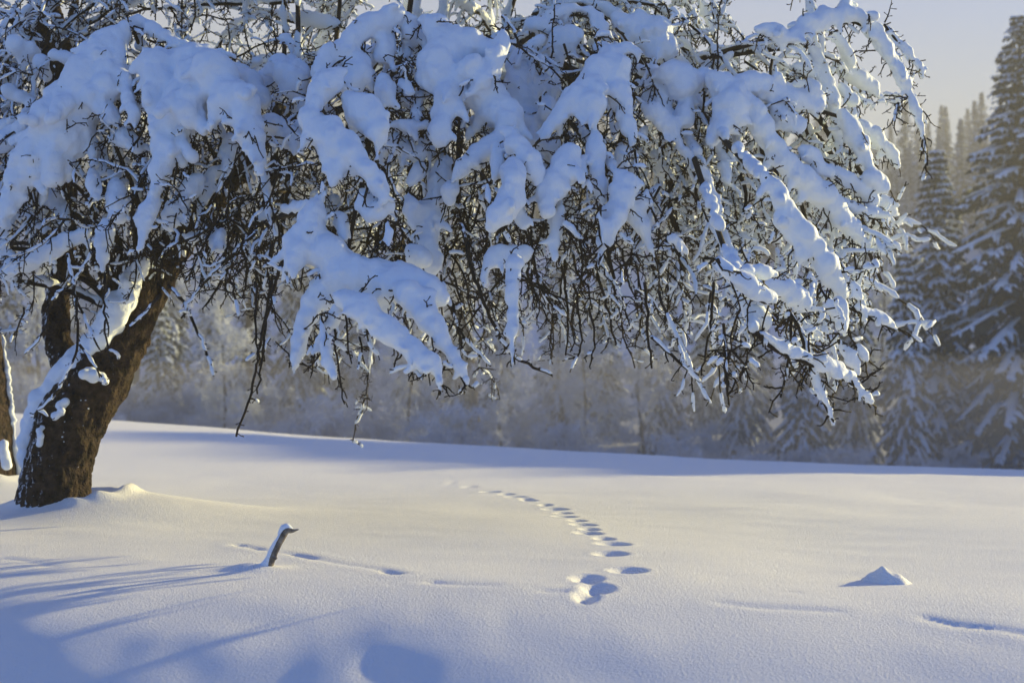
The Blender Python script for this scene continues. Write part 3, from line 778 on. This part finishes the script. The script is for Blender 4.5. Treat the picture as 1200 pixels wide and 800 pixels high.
for k in range(14):
    e = a[rng.integers(int(len(a) * .55), len(a)), :3]; ph = rng.uniform(math.pi * .55, math.pi * 1.45)
    dv = np.array([math.cos(ph), math.sin(ph), 0]); L = rng.uniform(1.2, 3)
    q = np.array([e, e + dv * L * .4 + [0, 0, .5], e + dv * L * .8 + [0, 0, .2], e + dv * L + [0, 0, -.9]]) + rng.normal(0, .08, (4, 3))
    q = smooth_line(q, 2); strands.append(np.hstack([q, np.linspace(.09, .04, len(q))[:, None]]))
    for u in resample(q, .3): branchlet(tw, sn, u, rdir(.5), rng.uniform(.3, .6), .011, 5, .1, .5, .02)
w_ = bough_set(strands, 'bough', False, twd=.4)
w_[1].merge(tw); w_[2].merge(sn)
ob = finish_bough('bough', w_, ap2, TRUNK2_B, .04)


# ------------------------------------------------------------------ stick and snow lump in the field
d = STICK_B[1]
stick = thing('dead_branch', 'short dead branch stub leaning right out of the snow, capped with snow', 'branch', STICK_B)
mb = MB()
q = np.array([[*P(309, 678, d), 5.8], [*P(315, 664, d), 5.4], [*P(321, 650, d - .01), 5], [*P(327, 637, d - .01), 4.8], [*P(333, 625, d - .02), 5.2], [*P(336, 621, d - .02), 5.2], [*P(342, 622, d - .02), 3.2], [*P(350, 620, d - .03), 1]])
q[:, 3] *= .74 * d / FPX
q = resample(smooth_line(q, 1), .008)
mb.tube(q[:, :3] + np.stack([vnoise(q[:, :3], .04, 81), vnoise(q[:, :3], .04, 82), 0 * q[:, 0]], 1) * .003, q[:, 3], 12)
kn = [P(320, 652, d - .02), P(324, 654, d - .03)]; mb.tube(kn, [.012, .008], 6)
so = put(mb, 'stick', M_STICK, stick, STICK_B)
c, r = [], []
for row in ([(329,624,4),(332,619,5.5),(336,618,5),(341,619,2.5)], [(305,664,3),(310,662,4.5),(314,655,3.5),(318,645,3.5),(324,634,3.2),(329,627,3.2)], [(285,668,3),(296,666,4.5),(306,665,5)]):
    for x, y, rr in resample(np.array(row, float), 1.5):
        c.append(P(x, y, d - .005)); r.append(rr * d / FPX * rng.uniform(.9, 1.1))
snow_obj(c, r, 'snow_cap', so, STICK_B, voxel=.006, iters=3, amp=.25)

lump = MB()
mz = MOUND_B
n = 40; m_ = 18
vv = [np.array([.02, .06, .11])]
for i in range(1, m_ + 1):
    f = i / m_
    for k in range(n):
        an = 2 * math.pi * k / n
        rad = (.15 + .075 * math.cos(an - .9) + .012 * math.cos(3 * an)) * f
        h = .115 * (1 - f) ** .95 - .03 * f ** 3
        vv.append(np.array([.02 + math.cos(an) * rad - .0 * f, .06 + math.sin(an) * rad * 1.1, h]))
vv = np.array(vv); vv += np.stack([vnoise(vv, .07, 91), vnoise(vv, .07, 92), vnoise(vv, .07, 93)], 1) * .012 + np.stack([vnoise(vv, .025, 94), vnoise(vv, .025, 95), vnoise(vv, .025, 97)], 1) * .004
tt = [[0, 1 + k, 1 + (k + 1) % n] for k in range(n)]
qq = [[1 + (i - 1) * n + k, 1 + i * n + k, 1 + i * n + (k + 1) % n, 1 + (i - 1) * n + (k + 1) % n] for i in range(1, m_) for k in range(n)]
lump.add(vv, qq, tt)
lo = lump.build('snow_mound', M_FIELD); lo.location = mz; lo.scale = (.88, .88, .8)
lo['label'], lo['category'] = 'small pointed lump of snow on the open field right of the footprints', 'snow mound'

# ------------------------------------------------------------------ forest edge
def spruce_parts(H, Rb, seed, droop=1.0, dens=1.0):
    rg = np.random.default_rng(seed)
    tr_, fo, sn = MB(), MB(), MB()
    zz = np.linspace(-.6, H * .98, 14)
    tr_.tube(np.stack([.05 * np.sin(zz * .6), .05 * np.cos(zz * .5), zz], 1), np.linspace(.018 * H, .02, 14), 9)
    h = .05 * H
    while h < H * .985:
        f = h / H
        nb = int(rg.integers(7, 10) * dens) if f < .9 else 5
        ph0 = rg.uniform(0, 6.3)
        for k in range(nb):
            ph = ph0 + 6.283 * k / nb + rg.normal(0, .18)
            Lb = (Rb * (1 - f) ** .92 * (1 if f > .12 else .8) + .1) * rg.uniform(.7, 1.12)
            el = math.radians(20 - 52 * (1 - f) ** .6 * droop + rg.normal(0, 6))
            dv = np.array([math.cos(ph), math.sin(ph), 0]); sd = np.array([-math.sin(ph), math.cos(ph), 0])
            t5 = np.linspace(0, 1, 6)[:, None]
            ax = np.array([0, 0, h]) + dv * Lb * math.cos(el) * t5 + np.array([0, 0, 1]) * (Lb * math.sin(el) * t5 - .26 * droop * Lb * t5 ** 2 + .14 * Lb * t5 ** 4)
            fo.tube(ax, np.linspace(.03, .01, 6) + .004 * Lb, 3)
            # needle sprays hanging to both sides
            ns = max(4, int(Lb * 6))
            for q in range(ns):
                tq = rg.uniform(.12, 1); p = np.array([np.interp(tq, t5[:, 0], ax[:, c_]) for c_ in range(3)])
                for sg in (-1, 1):
                    l = (.22 + .42 * Lb * (1 - .6 * tq) * .6) * rg.uniform(.6, 1.25)
                    d1 = norm(dv * rg.uniform(.2, .8) + sd * sg * rg.uniform(.5, 1) + np.array([0, 0, -rg.uniform(.6, 1.9)]))
                    wv = norm(np.cross(d1, np.array([0, 0, 1.]) + rg.normal(0, .4, 3))) * l * .22
                    tip = p + d1 * l + np.array([0, 0, -.1 * l])
                    mid = p + d1 * l * .55
                    fo.add([p, mid + wv, tip, mid - wv, p + d1 * l * .3 + np.array([0, 0, -.35 * l])], None, [[0, 1, 3], [1, 2, 3], [0, 3, 4], [0, 4, 1]])
            # snow on the bough and on its drooping fingers
            r0 = (.035 + .04 * Lb) * rg.uniform(.6, 1.3)
            if rg.random() < .84:
                jj = rg.uniform(.85, 1.2, 6)
                sn.tube(ax + np.array([0, 0, r0 * .5]), r0 * np.array([.5, .9, 1, .95, .8, .3]) * jj, 5, squash=.8)
            for tq in np.arange(.3, 1.0, .55 / max(1.6, Lb * 2.0)):
                for sg in (-1, 1):
                    if rg.random() < .25: continue
                    tq_ = min(1, tq + rg.normal(0, .05))
                    p = np.array([np.interp(tq_, t5[:, 0], ax[:, c_]) for c_ in range(3)])
                    l = (.12 + .3 * Lb * (1.1 - tq_)) * rg.uniform(.6, 1.2)
                    d1 = norm(dv * .55 + sd * sg * rg.uniform(.4, .9) + np.array([0, 0, -rg.uniform(.6, 1.7)]))
                    r1 = r0 * rg.uniform(.5, 1.0)
                    pts = np.array([p, p + d1 * l * .5 + [0, 0, .02], p + d1 * l + [0, 0, -.22 * l]])
                    sn.tube(pts + np.array([0, 0, r1 * .6]), [r1 * .8, r1, r1 * .3], 4)
        h += (.26 + .030 * H * (1 - f) * .9) * rg.uniform(.8, 1.2)
    return tr_, fo, sn

PROTO = {}
def spruce_meshes(key, *a, **kw):
    tr_, fo, sn = spruce_parts(*a, **kw)
    out = []
    for mb_, nm, m_ in ((tr_, 'trunk', M_TRUNK), (fo, 'crown', M_NEEDLE), (sn, 'snow', M_SNOW)):
        me = mb_.mesh(nm); me.materials.append(m_); out.append((nm, me))
    PROTO[key] = (a[0], out)
spruce_meshes('slim', 15.0, 2.1, 101, droop=1.4)
spruce_meshes('broad', 22.0, 4.0, 102, droop=1.3)
spruce_meshes('heavy', 18.0, 3.3, 103, droop=1.55)
spruce_meshes('small', 9.0, 1.7, 104, droop=1.45)

def spruce(key, px, py, D, label, rot, wide=1.0, x=None, H=None, group='snowy spruces along the forest edge'):
    x = (px - 600) / FPX * D if x is None else x
    z0 = gz(x, D)
    H0, parts = PROTO[key]
    if H is None: H = P(px, py, D)[2] - z0
    s_ = H / H0
    root = thing('spruce_tree', label, 'tree', (x, D, z0 - .1), group)
    root.scale = (s_ * wide, s_ * wide, s_); root.rotation_euler.z = rot
    crown = None
    for nm, me in parts:
        o = link(nm, me, root if nm != 'snow' else crown)
        if nm == 'crown': crown = o
    return root

spruce('broad', 1200, 8, 76, 'tallest dark spruce, cut by the right edge of the picture', .3, 1.7)
spruce('slim', 1100, 165, 78, 'slim snowy spruce standing free left of the tallest one', 1.1, 1.75)
spruce('small', 1062, 285, 74, 'small blue-shaded spruce beside the foot of the slim free-standing one', 2.2, 1.1)
spruce('heavy', 1003, 225, 84, 'dark heavy spruce just behind the right end of the snow-laden crown', .7, .95)
spruce('small', 938, 330, 73, 'low spruce whose snowy fingers show under the drooping low bough', 3.0, 1.35)
spruce('heavy', 868, 270, 82, 'spruce half hidden behind the right part of the snowy crown', 4.1)
spruce('heavy', 772, 250, 85, 'spruce with snowy tiers behind the middle right of the hanging twigs', 5.2, 1.05)
spruce('broad', 345, 200, 88, 'dark spruce behind the hanging shoots left of centre', 2.6, .8)
spruce('small', 186, 330, 76, 'bluish snowy spruce just right of the big tree trunk', .5, 1.3)
spruce('heavy', 1153, 290, 92, 'dark spruce in the gap between the slim one and the tallest one', 3.3, .95)
spruce('broad', 1262, -40, 80, 'big spruce just outside the right edge of the picture', 4.4)
k = 0
for px in list(range(15, 1010, 58)) + [1230, 1290, 1350, 1410]:
    px, py, D, key = px + (k * 37 % 23) - 11, 215 + (k * 53 % 71), 86 + (k * 29 % 11), ('broad', 'heavy', 'slim', 'heavy')[k % 4]
    spruce(key, px, py, D, 'dim hazy spruce in the row behind the frosted trees and undergrowth', k * 2.1, 1.2, group='spruces in the second row of the wood'); k += 1
# the edge runs on to the right, out of the picture; its shadow lies across the far field
k = 0
for x, y, H, key in ((37,82,21,'heavy'),(43,79,22,'broad'),(49,84,22,'heavy'),(55,80,23,'broad'),(61,87,23,'heavy'),(67,84,24,'broad')):
    spruce(key, 0, 0, y, 'snowy spruce of the wood that runs on right of the picture', k * 1.3, 1.1, x=x, H=H, group='spruces right of the picture'); k += 1
for tx, ty, H, key in ((-9.4,24.4,26,'broad'),(-8.7,23.6,25,'broad'),(-7.1,22.4,24,'heavy'),(-5.4,21.1,26,'broad'),(-3.9,19.9,25,'heavy'),(-1.0,18.4,26,'broad'),(-8,23.2,25,'heavy'),(-6.3,21.8,27,'broad'),(-4.6,20.6,24,'heavy'),(-3.2,19.4,26,'broad'),(-2.0,18.6,25,'heavy')):
    for it in range(4):                       # stand each so that its tip's shadow ends where the band on the snow does
        T = H / math.tan(SUN_EL); x, y = tx + T * math.sin(SUN_AZ), ty + T * math.cos(SUN_AZ)
        Hh = T * math.tan(SUN_EL) + gz(tx, ty) - gz(x, y)
    spruce(key, 0, 0, y, 'snowy spruce of the wood that runs on right of the picture', k * .9, 2.0, x=x, H=Hh, group='spruces right of the picture'); k += 1

def frost_parts(H, R_, seed, nb=34, bush=False, n3=7):
    rg = np.random.default_rng(seed)
    tr_, cr = MB(), MB()
    def g(p, d, L, n, up, wig):
        d = norm(np.array(d, float)); pts = [np.array(p, float)]
        for i in range(n):
            d = norm(d + rg.normal(0, wig, 3) + np.array([0, 0, up])); pts.append(pts[-1] + d * L / n)
        return np.array(pts)
    stems = []
    if bush:
        for k in range(9):
            stems.append(g([rg.normal(0, .3), rg.normal(0, .3), -.2], [rg.normal(0, .5), rg.normal(0, .5), 1], H * rg.uniform(.6, 1), 8, .02, .1))
        for st in stems: cr.tube(st, np.linspace(.03, .012, 9), 4)
    else:
        st = g([0, 0, -.5], [0, 0, 1], H * .95, 14, .12, .06); stems.append(st)
        tr_.tube(st, np.linspace(.013 * H, .02, 15), 9)
    for k in range(nb):
        st = stems[rg.integers(len(stems))]
        f = rg.uniform(.12 if bush else .22, 1); q = f * (len(st) - 1); i = min(int(q), len(st) - 2); p = st[i] * (1 - q + i) + st[i + 1] * (q - i)
        ph = rg.uniform(0, 6.283); L = R_ * (1.05 - .55 * f) * rg.uniform(.6, 1.15)
        b1 = g(p, [math.cos(ph), math.sin(ph), rg.uniform(.3, 1.0)], L, 7, -.05, .16)
        (cr).tube(b1, np.linspace(.035, .016, 8), 4)
        for j in range(int(6 + L * 2.5)):
            i = rg.integers(1, 8); b2 = g(b1[i], rg.normal(0, 1, 3) + norm(b1[i] - b1[i - 1]) * .9, L * rg.uniform(.15, .42), 4, -.06, .25)
            cr.tube(b2, np.linspace(.024, .014, 5), 3)
            for m_ in range(n3):
                i2 = rg.integers(1, 5); b3 = g(b2[i2], rg.normal(0, 1, 3) + norm(b2[i2] - b2[i2 - 1]) * .6, rg.uniform(.15, .55), 2, -.08, .3)
                cr.tube(b3, [.018, .014, .011], 3, cap=False)
    return tr_, cr
FP = {}
for key, a in (('round', dict(H=10, R_=3.2, seed=201, nb=44)), ('tall', dict(H=19, R_=4.2, seed=202, nb=60)), ('bush', dict(H=4.2, R_=2.0, seed=203, nb=40, bush=True, n3=6))):
    tr_, cr = frost_parts(**a)
    ms = []
    tr_.flush()
    if tr_.n:
        me = tr_.mesh('trunk'); me.materials.append(M_TRUNK); ms.append(('trunk', me))
    me = cr.mesh('crown'); me.materials.append(M_FROST); ms.append(('crown', me))
    FP[key] = (a['H'], ms)
def frost(key, px, D, H, label, rot, name='frosted_tree', cat='tree', group=None):
    x = (px - 600) / FPX * D
    root = thing(name, label, cat, (x, D, gz(x, D) - .1), group)
    s_ = H / FP[key][0]; root.scale = (s_, s_, s_); root.rotation_euler.z = rot
    for nm, me in FP[key][1]: link(nm, me, root)
FG = 'frosted broadleaf trees at the forest edge'
frost('round', 682, 70, 9.5, 'frosted tree whose thin dark trunk shows below the middle of the crown', .2, group=FG)
frost('round', 660, 76, 10, 'pale frosted tree close behind the one with the thin dark trunk', 1.2, group=FG)
frost('round', 756, 72, 9, 'frosted tree between the middle spruce and the thin dark trunks', 2.0, group=FG)
frost('round', 590, 66, 8, 'frosted tree behind the long icicle of snow', 3.0, group=FG)
frost('round', 480, 68, 8.5, 'frosted tree behind the tips of the lowest big snowy bough', 4.0, group=FG)
frost('round', 425, 78, 11, 'hazy frosted tree right of the dark spruce at the left', 5.0, group=FG)
frost('round', 262, 66, 8.5, 'frosted tree between the big trunk and the hanging shoots', .8, group=FG)
frost('round', 50, 72, 10, 'frosted tree seen left of the big leaning trunk', 1.7, group=FG)
frost('round', 120, 82, 12, 'pale frosted tree right behind the upright fork of the trunk', 2.7, group=FG)
frost('round', 1040, 96, 14, 'hazy frosted tree in the gap right of the snow-laden crown', 2.9, group=FG)
frost('tall', 150, 80, 24, 'tall sunlit frosted tree behind the top left of the crown', .4, group=FG)
frost('tall', 20, 74, 22, 'tall frosted tree at the far left behind the forked limbs', 1.4, group=FG)
frost('tall', 290, 84, 25, 'tall cream-lit frosted tree above the left of the snowy crown', 2.4, group=FG)
frost('tall', 410, 90, 25, 'tall frosted tree behind the top middle of the crown', 3.4, group=FG)
frost('tall', 560, 92, 24, 'tall frosted tree glimpsed through gaps near the top middle', 4.4, group=FG)

# frosted undergrowth along the edge: one uncountable mass
rg = np.random.default_rng(77)
bv = FP['bush'][1][0][1]
n_ = len(bv.vertices); bc = np.empty(n_ * 3, np.float32); bv.vertices.foreach_get('co', bc); bc = bc.reshape(-1, 3)
qd = np.array([p.vertices[:] for p in bv.polygons if len(p.vertices) == 4]); td = np.array([p.vertices[:] for p in bv.polygons if len(p.vertices) == 3])
mb = MB()
for k in range(46):
    D = rg.uniform(60, 74); x = rg.uniform(-.42, .36) * D; s_ = rg.uniform(.45, 1.05); an = rg.uniform(0, 6.28)
    if x > 12: s_ *= .6
    Rm = np.array([[math.cos(an), -math.sin(an), 0], [math.sin(an), math.cos(an), 0], [0, 0, 1]]) * s_
    mb.add(bc @ Rm.T + np.array([x, D, gz(x, D) - .05]), qd, td)
o = mb.build('undergrowth', M_FROST); o['kind'] = 'stuff'; o['label'] = 'frosted undergrowth along the foot of the forest'; o['category'] = 'undergrowth'

# far wood on the hillside: one mass
mb = MB()
rg = np.random.default_rng(78)
far = [(r_ * 1.0) for r_ in range(3)]
protoF = []
for sd in (1, 2, 3):
    tr_, fo, sn = spruce_parts(14.0, 2.6, 300 + sd, droop=1.0, dens=.62)
    pf = []
    for q_, m_ in ((tr_, 0), (fo, 0), (sn, 1)):
        q_.flush(); v_ = np.vstack(q_.v); pf.append((v_, np.vstack(q_.q) if q_.q else None, np.vstack(q_.t) if q_.t else None, m_))
    protoF.append(pf)
for k in range(190):
    D = rg.uniform(138, 190); x = rg.uniform(-.42, .46) * D
    H = rg.uniform(9, 15.5); s_ = H / 14; an = rg.uniform(0, 6.28)
    Rm = np.array([[math.cos(an), -math.sin(an), 0], [math.sin(an), math.cos(an), 0], [0, 0, 1]]) * s_
    for v_, q_, t_, m_ in protoF[k % 3]:
        mb.add(v_ @ Rm.T + np.array([x, D, gz(x, D)]), q_, t_, m_)
o = mb.build('far_forest', [M_FAR, M_FROST]); o['kind'] = 'stuff'; o['label'] = 'hazy wood of snowy conifers on the far hillside'; o['category'] = 'forest'

# ------------------------------------------------------------------ winter haze
HAZE = .0028
mb = MB()
x0, x1, y0, y1, z0, z1 = -216, 216, -40, 266, -9, 54
mb.add([[x0,y0,z0],[x1,y0,z0],[x1,y1,z0],[x0,y1,z0],[x0,y0,z1],[x1,y0,z1],[x1,y1,z1],[x0,y1,z1]],
       [[0,3,2,1],[4,5,6,7],[0,1,5,4],[1,2,6,5],[2,3,7,6],[3,0,4,7]])
m_ = bpy.data.materials.new('haze'); m_.use_nodes = True; t = m_.node_tree; t.nodes.clear()
out = t.nodes.new('ShaderNodeOutputMaterial'); pv = t.nodes.new('ShaderNodeVolumePrincipled')
pv.inputs['Color'].default_value = (.86, .85, .82, 1); pv.inputs['Density'].default_value = HAZE; pv.inputs['Anisotropy'].default_value = .0
t.links.new(pv.outputs[0], out.inputs['Volume'])
if HAZE:
    o = mb.build('haze', m_, smooth=False); o['kind'] = 'stuff'

# mist lying at the foot of the wood
mb = MB()
x0, x1, y0, y1, z0, z1 = -45, 60, 46, 92, -8, 2.6
mb.add([[x0,y0,z0],[x1,y0,z0],[x1,y1,z0],[x0,y1,z0],[x0,y0,z1],[x1,y0,z1],[x1,y1,z1],[x0,y1,z1]],
       [[0,3,2,1],[4,5,6,7],[0,1,5,4],[1,2,6,5],[2,3,7,6],[3,0,4,7]])
m_ = bpy.data.materials.new('mist'); m_.use_nodes = True; t = m_.node_tree; t.nodes.clear()
out = t.nodes.new('ShaderNodeOutputMaterial'); pv = t.nodes.new('ShaderNodeVolumePrincipled')
pv.inputs['Color'].default_value = (.96, .93, .87, 1); pv.inputs['Density'].default_value = .013; pv.inputs['Anisotropy'].default_value = .2
t.links.new(pv.outputs[0], out.inputs['Volume'])
o = mb.build('mist', m_, smooth=False); o['kind'] = 'stuff'
